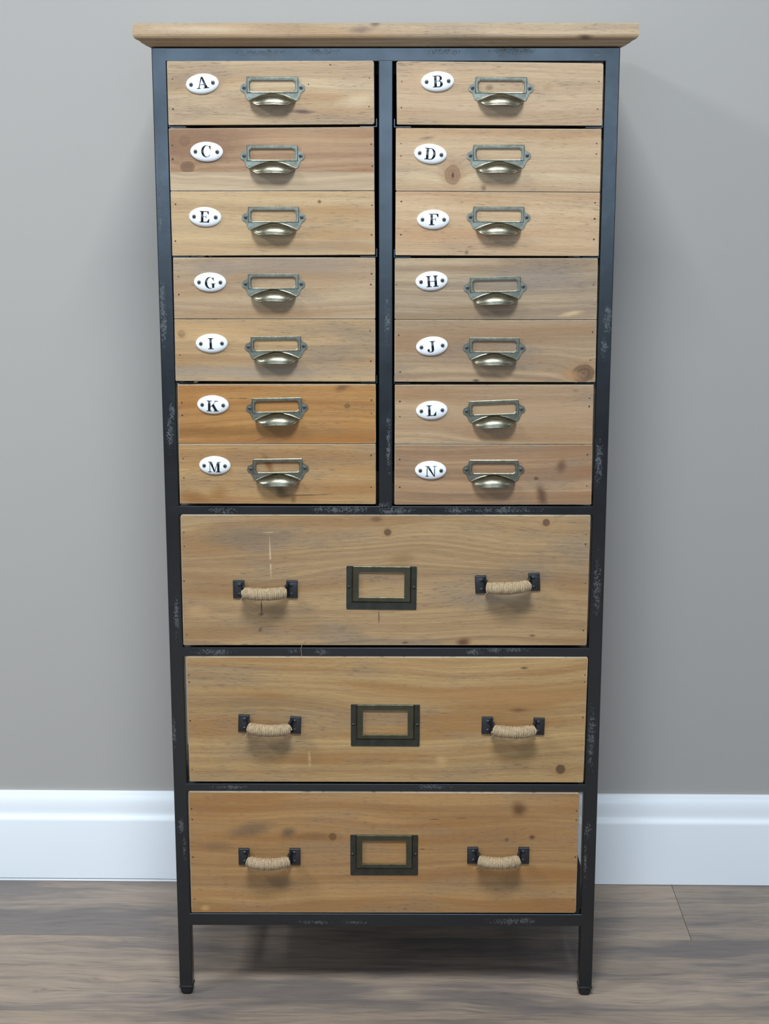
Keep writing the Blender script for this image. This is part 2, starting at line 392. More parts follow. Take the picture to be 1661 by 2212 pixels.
# ------------------------------------------------------------------ cabinet frame
W2 = .300; T = .019; DEP = .335
ZT = 1.3305
RAILS = [('top', 1.3128, ZT), ('mid', .7178, .7302), ('low', .5163, .5296), ('low2', .3166, .3286), ('bottom', .1106, .1296)]
def part(name, me, mat, **k): return link(name, me, mat, CAB, **k)
def bar_mesh(name, x0, x1, y0, y1, z0, z1, r, axis):
    '''tube bar bevelled only along its length, so that it runs cleanly into its neighbour'''
    bm = bmesh.new(); add_box(bm, x0, x1, y0, y1, z0, z1); bmesh.ops.recalc_face_normals(bm, faces=bm.faces)
    es = [e for e in bm.edges if abs((e.verts[0].co-e.verts[1].co).normalized()[axis]) > .9]
    bmesh.ops.bevel(bm, geom=es, offset=r, segments=2, affect='EDGES', profile=.5)
    return finish(bm, name)
def post(x0, x1, y0, y1, foot=True, zb=.0128, zt=ZT):
    p = part('post', box_mesh('post', x0, x1, y0, y1, zb, zt, .0011), STEEL)
    if foot:
        bm = bmesh.new(); add_box(bm, x0-.0007, x1+.0007, y0-.0007, y1+.0007, .0115, .0145); bevel_all(bm, .0007, 1)
        cx, cy_ = (x0+x1)/2, (y0+y1)/2
        ring = [(.0093, .0120), (.0090, .006), (.0080, .0022), (.0062, 0)]; prev = None
        for r, zz in ring:
            vs_ = []
            for k in range(20):
                a = 2*math.pi*k/20; cx_, sn_ = math.cos(a), math.sin(a); e = .55
                vs_.append(bm.verts.new((cx+r*math.copysign(abs(cx_)**e, cx_), cy_+r*math.copysign(abs(sn_)**e, sn_), zz)))
            if prev:
                for k in range(20): bm.faces.new((prev[k], prev[(k+1) % 20], vs_[(k+1) % 20], vs_[k]))
            prev = vs_
        bm.faces.new(prev)
        link('foot_cap', finish(bm, 'foot_cap', 40), RUBBER, p)
    return p
for y0 in (0, DEP-T):
    post(-W2, -W2+T, y0, y0+T); post(W2-T, W2, y0, y0+T)
    part('post', bar_mesh('post', -.0093, .0093, y0-.0001, y0+T+.0001, .7284, 1.3146, .0011, 2), STEEL)
for nm, z0, z1_ in RAILS:
    for y0 in (0, DEP-T):
        part('rail', bar_mesh('rail', -W2+T-.0016, W2-T+.0016, y0-.0001, y0+T+.0001, z0, z1_, .0012, 0), STEEL)
    for s in (-1, 1):
        xa, xb = (-W2+.0003, -W2+T) if s < 0 else (W2-T, W2-.0003)
        part('side_rail', box_mesh('side_rail', xa, xb, T-.0005, DEP-T+.0005, z0, z1_, .001), STEEL)
part('back_panel', box_mesh('back_panel', -W2+T, W2-T, DEP-.004, DEP-.001, .730, 1.3128, 0), BACKM)

# moulded pine top
ztop = front(830, 49, -.021).z; zb_t = ZT+.0006
HTOP = ztop-zb_t
prof_t = [(0, 0), (0, .50), (-.0006, .58), (-.0018, .65), (-.0036, .705), (-.0058, .735), (-.0078, .738), (-.0079, .765), (-.0084, .80), (-.0098, .85), (-.0118, .89), (-.0136, .905), (-.0137, .94), (-.0158, .975), (-.0205, 1.0)]
def top_mesh():
    bm = bmesh.new(); rings = []
    for off, f in [(-.003, 0)] + [(o_-.0012 if f_ == 0 else o_, f_ if f_ else .03) for o_, f_ in prof_t]:
        hx = W2+.0205+off; yf = -.0210-off; yb = DEP+.018+off; z = ztop-HTOP*f
        rings.append([bm.verts.new(c) for c in ((-hx, yf, z), (hx, yf, z), (hx, yb, z), (-hx, yb, z))])
    for a, b in zip(rings, rings[1:]):
        for k in range(4): bm.faces.new((a[k], a[(k+1) % 4], b[(k+1) % 4], b[k]))
    bm.faces.new(rings[0]); bm.faces.new(rings[-1][::-1])
    return finish(bm, 'pine_top', 14)
TOPW = wood('pine_top_wood', (206, 178, 144), (178, 146, 112), 31, [('spot', 780, 67, 22, 8, 0, (150, 118, 96), .7), ('spot', 811, 54, 10, 7, 0, (140, 104, 80), .8),
     ('spot', 1117, 49, 9, 4, 0, (110, 80, 62), .9), ('spot', 1260, 82, 16, 5, 0, (130, 96, 70), .9), ('spot', 430, 66, 120, 7, 0, (222, 196, 160), .5)], grey=.4, saw=[(380, 70, 110, 6), (640, 58, 120, 8), (1230, 58, 160, 8)])
part('cabinet_top', top_mesh(), TOPW)['label'] = 'pale pine top with a stepped moulded edge'

# ------------------------------------------------------------------ hardware meshes (origin on the drawer face)
def screw_mesh(r, h):
    bm = bmesh.new(); seg = 14; prev = None
    for rr, hh in ((1, 0), (1, .35), (.8, .8), (.45, 1), (.0, 1.05)):
        if rr == 0:
            c = bm.verts.new((0, -h*hh, 0))
            for k in range(seg): bm.faces.new((prev[k], prev[(k+1) % seg], c))
            break
        vs_ = [bm.verts.new((r*rr*math.cos(2*math.pi*k/seg), -h*hh, r*rr*math.sin(2*math.pi*k/seg))) for k in range(seg)]
        if prev:
            for k in range(seg): bm.faces.new((prev[k], prev[(k+1) % seg], vs_[(k+1) % seg], vs_[k]))
        prev = vs_
    a, b = r*.62, r*.17
    for (x, z) in ((a, b), (b, a)): add_box(bm, -x, x, -h*1.12, -h*.7, -z, z, 1)
    return finish(bm, 'screw', 30)
SC_L = screw_mesh(.0027, .0013); SC_L.materials.append(SCREW); SC_L.materials.append(SLOT)
SC_D = screw_mesh(.0027, .0012); SC_D.materials.append(BLACKIRON); SC_D.materials.append(SLOT)
SC_B = screw_mesh(.0023, .0010); SC_B.materials.append(BRONZE); SC_B.materials.append(SLOT)

mm = .001
def cup_pull_mesh():
    bm = bmesh.new()
    ear = [(33.2, 12.6), (33.6, 9.0), (34.6, 6.6), (36.4, 5.2), (38.4, 4.6), (40.2, 3.4), (41.4, 1.2), (41.7, -1.2), (41.0, -3.6), (39.4, -5.0),
           (37.6, -5.8), (36.4, -7.2), (35.4, -9.6), (34.2, -12.4), (33.0, -14.6), (31.4, -15.9), (29.6, -16.2)]
    base = [(30*s, -16.2+8.4*(1-s*s)) for s in (.85, .7, .5, .25, 0)]
    half = ear+base
    outer = [(x*mm, z*mm) for x, z in half]+[(-x*mm, z*mm) for x, z in half[-2::-1]]
    win = [(x*mm, z*mm) for x, z in ((29.2, 7.6), (26.8, 10.0), (-26.8, 10.0), (-29.2, 7.6), (-29.2, -2.6), (-26.8, -5.0), (26.8, -5.0), (29.2, -2.6))]
    plate_into(bm, [outer, win], 0, .0006, .0002, 0)
    fr = [(x*mm, z*mm) for x, z in ((33, 13.6), (-33, 13.6), (-33, -6.6), (33, -6.6))]
    plate_into(bm, [fr, win], -.0009, .0008, .0008, 0)
    # lip round the card window, in the highlight-toned brass
    pp = [Vector((x, -.0029, z)) for x, z in win]
    for q0, q1 in zip(pp, pp[1:]+pp[:1]): tube(bm, [q0, q1], .00024, 5, mi=1)
    tube(bm, [(-.0326, -.0028, .0133), (.0326, -.0028, .0133)], .0004, 5, mi=1)
    # cup: grid from the arc on the plate to the projecting lip
    NS, NTT = 28, 10; OUT = 17.0; grid = []
    for j in range(NTT+1):
        t_ = j/NTT; rowv = []
        for i in range(NS+1):
            s = -1+2*i/NS; xb = 30*s; zb = -16.2+8.6*(1-s*s)
            k = max(0, (abs(s)-.64)/.36); o_l = 1.4+(OUT-1.4)*math.sqrt(max(0, 1-abs(s)**2.6)); z_l = -21.8+5.2*k+(.9*(1-(s/.64)**2) if k == 0 else 0)
            xl = xb*(1-.02*t_)
            o_ = 1.2+(o_l-1.2)*math.sin(t_*math.pi/2)
            z = zb+(z_l-zb)*(1-math.cos(t_*math.pi/2))
            rowv.append(Vector((xl*mm, -o_*mm, z*mm)))
        grid.append(rowv)
    vo = [[bm.verts.new(p) for p in r_] for r_ in grid]
    vi = [[bm.verts.new(p+Vector((0, .0009, -.0006))) for p in r_] for r_ in grid]
    for j in range(NTT):
        for i in range(NS):
            bm.faces.new((vo[j][i], vo[j][i+1], vo[j+1][i+1], vo[j+1][i])); bm.faces.new((vi[j][i], vi[j+1][i], vi[j+1][i+1], vi[j][i+1]))
    for i in range(NS):
        f = bm.faces.new((vo[NTT][i], vo[NTT][i+1], vi[NTT][i+1], vi[NTT][i])); f.material_index = 1
    for i in (0, NS):
        for j in range(NTT): bm.faces.new((vo[j][i], vo[j+1][i], vi[j+1][i], vi[j][i]))
    tube(bm, [grid[NTT][i]+Vector((0, .0003, 0)) for i in range(NS+1)], .0006, 6, mi=1)
    tube(bm, [grid[0][i]+Vector((0, .0002, .0003)) for i in range(NS+1)], .0006, 6, mi=1)
    return finish(bm, 'cup_pull', 40)
CUP = cup_pull_mesh(); CUP.materials.append(BRASS); CUP.materials.append(BRASS_EDGE)

PA, PB, PH = .0213, .0127, .0058
def dome(x, z):
    q = 1-(x/PA)**2-(z/PB)**2
    return PH*math.sqrt(max(q, 0))*.86+.0008
def oval_mesh():
    bm = bmesh.new(); seg = 48; prev = None
    for f in (1, 1, .985, .95, .88, .78, .64, .48, .3, .14):
        lv = [bm.verts.new((PA*f*math.cos(2*math.pi*k/seg), 0 if prev is None else -dome(PA*f*math.cos(2*math.pi*k/seg), PB*f*math.sin(2*math.pi*k/seg)), PB*f*math.sin(2*math.pi*k/seg))) for k in range(seg)]
        if prev:
            for k in range(seg): bm.faces.new((prev[k], prev[(k+1) % seg], lv[(k+1) % seg], lv[k]))
        prev = lv
    c = bm.verts.new((0, -dome(0, 0), 0))
    for k in range(seg): bm.faces.new((prev[k], prev[(k+1) % seg], c))
    return finish(bm, 'letter_plate', 60)
OVAL = oval_mesh(); OVAL.materials.append(PORCELAIN)

def rc(x0, z0, x1, z1): return [(x0, z0), (x1, z0), (x1, z1), (x0, z1)]
def arc(c1, r1, c2, r2, a0, a1, n=18):
    out = []
    for k in range(n):
        t0 = math.radians(a0+(a1-a0)*k/n); t1 = math.radians(a0+(a1-a0)*(k+1)/n)
        p = lambda c, r, t: (c[0]+r[0]*math.cos(t), c[1]+r[1]*math.sin(t))
        out.append([p(c1, r1, t0), p(c1, r1, t1), p(c2, r2, t1), p(c2, r2, t0)])
    return out
h = .07
def srf(x0, x1): return [rc(x0, 0, x1, h), rc(x0, 1-h, x1, 1)]
LET = {
 'A': [[(-.07, 1), (.08, 1), (.45, .03), (.2, .03)], [(-.07, 1), (.02, .93), (-.31, .03), (-.38, .03)], rc(-.26, .30, .2, .36), rc(-.5, 0, -.2, h), rc(.08, 0, .56, h)],
 'B': [rc(-.3, 0, -.08, 1)]+srf(-.43, .1)+[rc(-.1, .5, .1, .55)]+arc((.08, .76), (.31, .24), (.08, .76), (.1, .19), -90, 90)+arc((.1, .275), (.35, .275), (.1, .275), (.12, .222), -90, 90),
 'C': arc((0, .5), (.45, .52), (.07, .5), (.30, .475), 42, 322, 30)+[[(.35, .98), (.39, .98), (.39, .64), (.35, .64), (.2, .93)]],
 'D': [rc(-.38, 0, -.16, 1)]+srf(-.51, 0)+arc((0, .5), (.46, .5), (0, .5), (.23, .445), -90, 90, 24),
 'E': [rc(-.34, 0, -.12, 1)]+srf(-.47, .36)+[[(.36, 1), (.36, .68), (.325, .68), (.16, .95)], rc(-.12, .49, .14, .545), rc(.10, .36, .15, .67), [(.16, .05), (.38, .34), (.415, .34), (.38, 0)]],
 'F': [rc(-.34, 0, -.12, 1), rc(-.47, 0, .02, h), rc(-.47, 1-h, .36, 1), [(.38, 1), (.38, .66), (.345, .66), (.16, .95)], rc(-.12, .49, .14, .545), rc(.10, .36, .15, .67)],
 'G': arc((-.04, .5), (.45, .52), (.03, .5), (.30, .475), 42, 318, 30)+[[(.28, .98), (.32, .98), (.32, .66), (.28, .66), (.14, .93)], rc(.16, .06, .36, .42), rc(.06, .4, .47, .455)],
 'H': [rc(-.42, 0, -.2, 1), rc(.2, 0, .42, 1), rc(-.2, .475, .2, .53)]+srf(-.54, -.08)+srf(.08, .54),
 'I': [rc(-.11, 0, .11, 1)]+srf(-.25, .25),
 'J': [rc(.0, .2, .22, 1), rc(-.14, 1-h, .36, 1)]+arc((-.09, .22), (.31, .24), (-.11, .22), (.11, .19), 190, 360, 16)+arc((-.28, .2), (.11, .11), (-.28, .2), (.001, .001), 0, 360, 12),
 'K': [rc(-.42, 0, -.2, 1)]+srf(-.54, -.08)+[[(-.2, .36), (-.2, .44), (.28, .95), (.35, .95)], rc(.14, 1-h, .5, 1), [(-.08, .54), (.09, .72), (.47, .05), (.21, .05)], rc(.08, 0, .56, h)],
 'L': [rc(-.34, 0, -.12, 1), rc(-.47, 1-h, .02, 1), rc(-.47, 0, .38, h), [(.12, .05), (.36, .38), (.4, .38), (.38, 0)]],
 'M': [rc(-.46, 0, -.405, 1), [(-.48, 1), (-.24, 1), (.06, .1), (-.03, 0)], [(-.03, 0), (.05, .08), (.3, 1), (.24, 1)], rc(.24, 0, .46, 1), rc(-.58, 0, -.28, h), rc(-.58, 1-h, -.28, 1), rc(.13, 0, .58, h), rc(.26, 1-h, .58, 1)],
 'N': [rc(-.385, 0, -.31, 1), [(-.42, 1), (-.16, 1), (.37, 0), (.27, 0)], rc(.30, 0, .375, 1), rc(-.51, 0, -.19, h), rc(-.51, 1-h, -.2, 1), rc(.18, 1-h, .51, 1)],
}
CAPH = .0146
LOFF = {'A': (.0004, .0012), 'C': (0, .0006), 'F': (.0012, .0002), 'G': (.0008, -.0006), 'H': (.0006, -.0002), 'I': (-.0008, 0), 'J': (-.0008, -.0002), 'K': (0, -.0012), 'L': (0, .0002), 'M': (0, -.0016), 'N': (.0002, -.0008), 'E': (0, .0002)}
def letter_mesh(ch, ox, oz):
    bm = bmesh.new()
    for poly in LET[ch]:
        vs_ = [bm.verts.new((p[0]*CAPH+ox, 0, (p[1]-.5)*CAPH+oz)) for p in poly]
        try: bm.faces.new(vs_)
        except ValueError: pass
    for k in range(-8, 9):
        c_ = k*.0011
        bmesh.ops.bisect_plane(bm, geom=bm.verts[:]+bm.edges[:]+bm.faces[:], plane_co=(c_, 0, 0), plane_no=(1, 0, 0))
        bmesh.ops.bisect_plane(bm, geom=bm.verts[:]+bm.edges[:]+bm.faces[:], plane_co=(0, 0, c_), plane_no=(0, 0, 1))
    for v in bm.verts: v.co.y = -dome(v.co.x, v.co.z)-.00012
    for f in bm.faces:
        if f.normal.y > 0: f.normal_flip()
    me = bpy.data.meshes.new('letter'); 
    bm.normal_update()
    for f in bm.faces:
        if f.normal.y > 0: f.normal_flip()
    bm.to_mesh(me); bm.free(); me.materials.append(INK); return me

def label_holder_mesh():
    bm = bmesh.new(); W_, H_ = .0482, .0311; wt, wb, wx = .0233, -.0140, .0317
    win = [(wx, wt), (-wx, wt), (-wx, wb), (wx, wb)]
    plate_into(bm, [rrect(-W_, W_, -H_, H_-.0006, .0016), win], 0, .0006, .0002, 0)
    # raised card channel, open at the top, with sloping outer sides
    def ringp(x, zt, zb, y): return [bm.verts.new(c) for c in ((-x, y, zt), (x, y, zt), (x, y, zb), (-x, y, zb))]
    r = [ringp(.0412, .0302, -.0215, -.0007), ringp(.0388, .0300, -.0190, -.0032), ringp(wx-.0004, wt-.0004, wb+.0004, -.0032), ringp(wx-.0004, wt-.0004, wb+.0004, -.0012)]
    for a, b in zip(r, r[1:]):
        for k in range(4): bm.faces.new((a[k], a[(k+1) % 4], b[(k+1) % 4], b[k]))
    for a, b, rr in (((-.0388, .0302), (.0388, .0302), .0004), ((-wx, wb+.0004), (wx, wb+.0004), .0003), ((.0388, .0298), (.0388, -.0190), .0002), ((wx, wt), (wx, wb), .0002)):
        tube(bm, [(a[0], -.0031, a[1]), (b[0], -.0031, b[1])], rr, 6, mi=1)
    for f in bm.faces:
        if f.material_index == 0 and f.calc_center_median().y < -.0016: f.material_index = 2
    return finish(bm, 'label_holder')
HOLD = label_holder_mesh(); HOLD.materials.append(BRONZE); HOLD.materials.append(BRONZE_EDGE); HOLD.materials.append(BRONZE_FACE)

def pull_iron_mesh(hw):
    """black iron pull: two screwed end plates and a bowed bar"""
    bm = bmesh.new()
    for s in (-1, 1):
        xo, xi = s*(hw), s*(hw-.0158)
        x0, x1 = min(xo, xi), max(xo, xi)
        b2 = bmesh.new(); add_box(b2, x0, x1, -.0026, 0, -.0130, .0124); bevel_all(b2, .0008, 2)
        me = bpy.data.meshes.new('t'); b2.to_mesh(me); b2.free(); bm.from_mesh(me); bpy.data.meshes.remove(me)
        # rolled upper rim of the plate
        tube(bm, [(x0+.0006, -.0024, .0110), (x1-.0006, -.0024, .0110)], .0013, 8)
        # strap that bends out of the plate into the bar
        pts = [Vector((s*(hw-.0128), -.0022, -.0005)), Vector((s*(hw-.0150), -.0075, -.0010)), Vector((s*(hw-.0170), -.0140, -.0012)), Vector((s*(hw-.0195), -.0195, -.0012))]
        for k in range(len(pts)-1):
            a, b = pts[k], pts[k+1]; d = (b-a).normalized(); nrm = Vector((d.y, -d.x, 0))*.0016
            ha, hb = (.0095, .0085, .0068, .0058)[k], (.0085, .0068, .0058, .0050)[k]
            q = [bm.verts.new(p) for p in (a+nrm+Vector((0, 0, ha)), a-nrm+Vector((0, 0, ha)), a-nrm-Vector((0, 0, ha)), a+nrm-Vector((0, 0, ha)),
                                           b+nrm+Vector((0, 0, hb)), b-nrm+Vector((0, 0, hb)), b-nrm-Vector((0, 0, hb)), b+nrm-Vector((0, 0, hb)))]
            for f in ((0, 1, 5, 4), (1, 2, 6, 5), (2, 3, 7, 6), (3, 0, 4, 7), (4, 5, 6, 7), (3, 2, 1, 0)): bm.faces.new([q[i] for i in f])
    tube(bm, bar_path(hw, 16), .0042, 10)
    return finish(bm, 'pull_handle', 40)
def bar_path(hw, n):
    L = hw-.0165
    return [Vector((L*(-1+2*k/n), -.0175-.0085*(1-(-1+2*k/n)**2), -.0012)) for k in range(n+1)]
def jute_mesh(hw, seed):
    rnd = random.Random(seed); bm = bmesh.new(); L = hw-.0165
    pts = []
    def cen(u): return Vector((L*u, -.0175-.0085*(1-u*u), -.0012))
    tube(bm, [cen(-.98+1.96*k/20) for k in range(21)], [.0060+.0011*(1-(-.98+1.96*k/20)**4) for k in range(21)], 12)
    for layer in range(2):
        turns = (27, 22)[layer]; n = turns*14
        pts = []; ph = rnd.random()*6; jit = [rnd.uniform(-.0005, .0006) for _ in range(turns+2)]; jx = [rnd.uniform(-.0008, .0008) for _ in range(turns+2)]
        for k in range(n+1):
            f = k/n; u = -.985+1.97*f; c = cen(u); a = 2*math.pi*turns*f+ph
            d = (cen(min(u+.01, 1))-cen(max(u-.01, -1))).normalized()
            nx = Vector((0, 0, 1)); ny = d.cross(nx)
            j = f*turns; i = int(j); jj = jit[i]*(1-(j-i))+jit[i+1]*(j-i); xx = jx[i]*(1-(j-i))+jx[i+1]*(j-i)
            bell = .0063+.0011*(1-u**4)+.0004*layer+jj
            pts.append(c+(nx*math.cos(a)+ny*math.sin(a))*bell+d*(xx+.0009*math.sin(a+layer*2.2)))
        tube(bm, pts, [(.00100, .00088)[layer]*(1+.22*math.sin(k*1.9+layer)) for k in range(n+1)], 6)
    # stray fibres
    for q in range(190):
        u = rnd.uniform(-.98, .98); c = cen(u); a = rnd.uniform(0, 6.28); nrm = Vector((0, -math.sin(a), math.cos(a)))
        tg = Vector((rnd.uniform(-1, 1), math.cos(a)*rnd.uniform(-1, 1), math.sin(a)*rnd.uniform(-1, 1)))
        p = c+nrm*.0078; L_ = rnd.uniform(.002, .006); up_ = nrm*rnd.uniform(.0002, .0016)
        tube(bm, [p, p+tg*L_*.4+up_, p+tg*L_*.8+up_*1.3, p+tg*L_*1.1+up_*.6], .00009, 3, cap=False)
    # loose tail of twine at the left end
    c = cen(-.97)+Vector((0, -.005, -.004)); e = rnd.uniform(-.003, .002)
    tube(bm, [c, c+Vector((-.003, -.001, -.002)), c+Vector((-.006, 0, -.004+e)), c+Vector((-.009, .002, -.007+2*e))], .00035, 5)
    return finish(bm, 'jute_wrap', 60)

# ------------------------------------------------------------------ drawers
BOXW = wood('drawer_box_pine', (214, 188, 150), (190, 158, 120), 77, grey=.2)
TH = .017
EDGEW = wood('pale_board_edge', (204, 184, 158), (176, 154, 130), 51, grey=.6)  # pale tone for the sides and bevels of the front boards
def xz(px, y): p = front(px[0], px[1], y); return (p.x, p.z)
def lerp(a, b, t): return (a[0]+(b[0]-a[0])*t, a[1]+(b[1]-a[1])*t)
def rnd_corners(pts, r, seed):
    """cut the four corners a little so that each board end is slightly worn"""
    rn = random.Random(seed); out = []; n = len(pts)
    for i, p in enumerate(pts):
        a, b = pts[i-1], pts[(i+1) % n]; rr = r*rn.uniform(.4, 1.3)
        la = math.dist(a, p); lb = math.dist(b, p)
        p0 = lerp(p, a, rr/la); p1 = lerp(p, b, rr/lb); mid = lerp(lerp(p0, p1, .5), p, .35)
        out += [p0, mid, p1]
    return out
SEED = [0]
def make_drawer(quads, mats, yf, nails, label, dep=.27):
    """quads: list of (TL,TR,BR,BL) photo pixels, one for each board of the front"""
    tl, tr = quads[0][0], quads[0][1]; br, bl = quads[-1][2], quads[-1][3]
    P = [xz(q, yf) for q in (tl, tr, br, bl)]
    x0 = max(P[0][0], P[3][0])+.004; x1 = min(P[1][0], P[2][0])-.004; zt = min(P[0][1], P[1][1])-.012; zb = max(P[2][1], P[3][1])+.003
    bm = bmesh.new(); y0 = yf+TH
    t_ = .009
    add_box(bm, x0, x0+t_, y0, y0+dep, zb, zt); add_box(bm, x1-t_, x1, y0, y0+dep, zb, zt)
    add_box(bm, x0+t_, x1-t_, y0+dep-t_, y0+dep, zb, zt); add_box(bm, x0+t_, x1-t_, y0, y0+t_, zb, zt-.004)
    add_box(bm, x0+t_, x1-t_, y0+t_, y0+dep-t_, zb+.002, zb+.007)
    d = part('drawer', finish(bm, 'drawer'), BOXW)
    d['label'] = label
    for k, (q, mt) in enumerate(zip(quads, mats)):
        SEED[0] += 1
        pts = rnd_corners([xz(c, yf) for c in q], .0022 if len(quads) == 1 else .0012, SEED[0])
        bme = prism('board', pts, yf, yf+TH, .0007)
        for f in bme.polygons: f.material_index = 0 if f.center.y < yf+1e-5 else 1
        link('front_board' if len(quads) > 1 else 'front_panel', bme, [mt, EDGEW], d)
    bm = bmesh.new()
    for px in nails:
        p = front(px[0], px[1], yf); ov = random.uniform(.7, 1.2)
        vs_ = [bm.verts.new((p.x+.00125*ov*math.cos(a)*random.uniform(.7, 1.1), yf-.00012, p.z+.00125*ov*math.sin(a)*random.uniform(.7, 1.1))) for a in [k*math.pi/4 for k in range(8)]]
        c = bm.verts.new((p.x, yf-.00016, p.z))
        for k in range(8): bm.faces.new((vs_[k], vs_[(k+1) % 8], c))
    o = link('nail_heads', finish(bm, 'nail_heads'), NAIL, d); o['kind'] = 'stuff'
    return d
def put_plate(d, ch, px, tilt, yf):
    p = front(px[0], px[1], yf); a = -math.radians(tilt)
    o = link('letter_plate', OVAL, None, d, p, (0, a, 0)); o['label'] = 'white oval porcelain plate with black letter ' + ch
    link('letter', letter_mesh(ch, *LOFF.get(ch, (0, 0))), None, d, p, (0, a, 0))
    c_, s_ = math.cos(a), math.sin(a)
    for s in (-1, 1):
        x = s*.0139
        q = p+Vector((c_*x, -dome(x, 0)+.0004, -s_*x))
        link('screw', SC_L, None, d, q, (0, random.uniform(0, 1.5), 0))
def put_cup(d, pxl, pxr, yf):
    a, b = front(pxl[0], pxl[1], yf-.001), front(pxr[0], pxr[1], yf-.001); c = (a+b)/2; c.y = yf
    ang = -math.atan2(b.z-a.z, b.x-a.x)
    link('cup_pull', CUP, None, d, c, (0, ang, 0))['label'] = 'aged brass cup pull with an empty card window'
    for q in (a, b):
        dd = (q-c).normalized()*.0367; qq = c+Vector((dd.x, 0, dd.z)); qq.y = yf-.0010
        link('screw', SC_L, None, d, qq, (0, random.uniform(0, 1.5), 0))

UY = -.0010
A_, D_ = (207, 172, 130), (176, 138, 98)      # usual light and dark of the boards
def fe(R, *fs): return [(k, *R((px, py)), rx, rz, rot, rgb, st) for (k, px, py, rx, rz, rot, rgb, st) in fs]
KN = (138, 92, 60); KD = (104, 72, 50)
W = {}
W['A'] = wood('board_a', (208, 176, 136), (180, 144, 108), 1, fe(R1, ('spot', 1095, 633, 26, 4, -3, (112, 86, 84), .8), ('spot', 1450, 560, 40, 14, 8, (222, 194, 156), .6)), grey=.45)
W['B'] = wood('board_b', (208, 174, 136), (182, 144, 108), 2, fe(R2, ('spot', 1058, 470, 10, 7, 0, (176, 134, 92), .7), ('spot', 712, 470, 8, 6, 0, (150, 112, 80), .7), ('spot', 340, 450, 70, 30, 0, (202, 160, 122), .6)), grey=.45)
W['C'] = wood('board_c', (190, 148, 108), (160, 116, 82), 3, fe(R1, ('spot', 430, 850, 110, 40, 0, (158, 108, 78), .75), ('knot', 370, 815, 12, 12, 0, (134, 90, 66), .7),
     ('knot', 388, 978, 15, 12, 0, (128, 88, 66), .75), ('spot', 420, 790, 120, 24, 0, (168, 118, 84), .6), ('band', 900, 1075, 900, 23, 0, (214, 182, 144), .85), ('spot', 1150, 800, 130, 24, 0, (190, 146, 104), .5)), grey=.4)
W['D'] = wood('board_d', (212, 178, 138), (188, 150, 112), 4, fe(R2, ('knot', 493, 990, 16, 20, 0, (172, 124, 88), .85), ('spot', 493, 992, 3, 7, 0, (100, 66, 46), .9), ('spot', 677, 1070, 6, 8, 0, (150, 116, 88), .8), ('spot', 340, 770, 16, 4, 8, (150, 122, 100), .7)), grey=.35)
W['E'] = wood('board_e', (208, 172, 128), (184, 146, 104), 5, fe(R3, ('spot', 1138, 48, 4, 4, 0, KN, .9), ('spot', 330, 250, 120, 30, 0, (212, 176, 130), .5), ('spot', 1200, 340, 110, 14, 4, (160, 136, 112), .5)), grey=.4)
W['F'] = wood('board_f', (212, 174, 132), (190, 148, 108), 6, fe(R4, ('spot', 640, 385, 5, 6, 0, (120, 92, 72), .7)), grey=.2)
W['G'] = wood('board_g', (200, 166, 126), (170, 136, 102), 7, fe(R3, ('spot', 1000, 470, 150, 22, 0, (158, 134, 116), .65), ('spot', 500, 480, 80, 14, 0, (164, 140, 120), .5)), grey=.6)
W['I'] = wood('board_i', (202, 162, 114), (174, 134, 92), 8, fe(R3, ('knot', 222, 925, 8, 8, 0, (120, 84, 60), .85), ('spot', 600, 1180, 260, 16, 0, (164, 146, 128), .7), ('spot', 400, 900, 160, 20, 0, (204, 158, 106), .6)), grey=.55)
W['H'] = wood('board_h', (194, 164, 128), (158, 130, 102), 9, fe(R4, ('spot', 1050, 560, 150, 26, 0, (158, 138, 122), .5), ('spot', 1340, 790, 26, 5, 10, (222, 184, 134), .7), ('spot', 500, 450, 130, 8, 0, (208, 180, 142), .6)), grey=.7, contrast=1.2)
W['J'] = wood('board_j', (194, 158, 118), (160, 126, 94), 10, fe(R4, ('knot', 1412, 1188, 24, 19, 8, (126, 86, 60), .9), ('spot', 1345, 1205, 22, 12, 0, (186, 132, 82), .7), ('spot', 700, 1243, 8, 6, 0, (84, 60, 46), .9), ('spot', 890, 1205, 18, 6, -18, (216, 172, 122), .6)), grey=.65, contrast=1.2)
W['K'] = wood('board_k', (198, 146, 90), (170, 116, 68), 11, fe(R5, ('spot', 1255, 115, 16, 9, 20, (140, 92, 60), .75), ('knot', 1292, 235, 6, 6, 0, (134, 96, 66), .7), ('spot', 330, 405, 150, 14, 0, (166, 108, 56), .75), ('spot', 900, 410, 300, 10, 0, (172, 118, 68), .5),
     ('mark', 585, 186, 40, 1.5, 0, (140, 100, 68), .8)), grey=.15)
W['M'] = wood('board_m', (200, 156, 104), (172, 128, 82), 12, fe(R5, ('spot', 768, 622, 9, 22, 25, (156, 98, 46), .9), ('spot', 852, 800, 16, 10, -40, (112, 82, 54), .75), ('mark', 1020, 828, 70, 2, 2, (124, 92, 62), .7), ('spot', 935, 858, 6, 9, -20, (140, 100, 54), .7),
     ('spot', 280, 845, 36, 14, -15, (172, 112, 54), .65), ('spot', 440, 815, 20, 16, -10, (178, 120, 62), .6)), grey=.3)
W['L'] = wood('board_l', (200, 162, 118), (168, 130, 94), 13, fe(R6, ('spot', 200, 130, 18, 10, 0, (184, 134, 86), .5), ('spot', 900, 300, 200, 40, 0, (190, 156, 120), .4)), grey=.45)
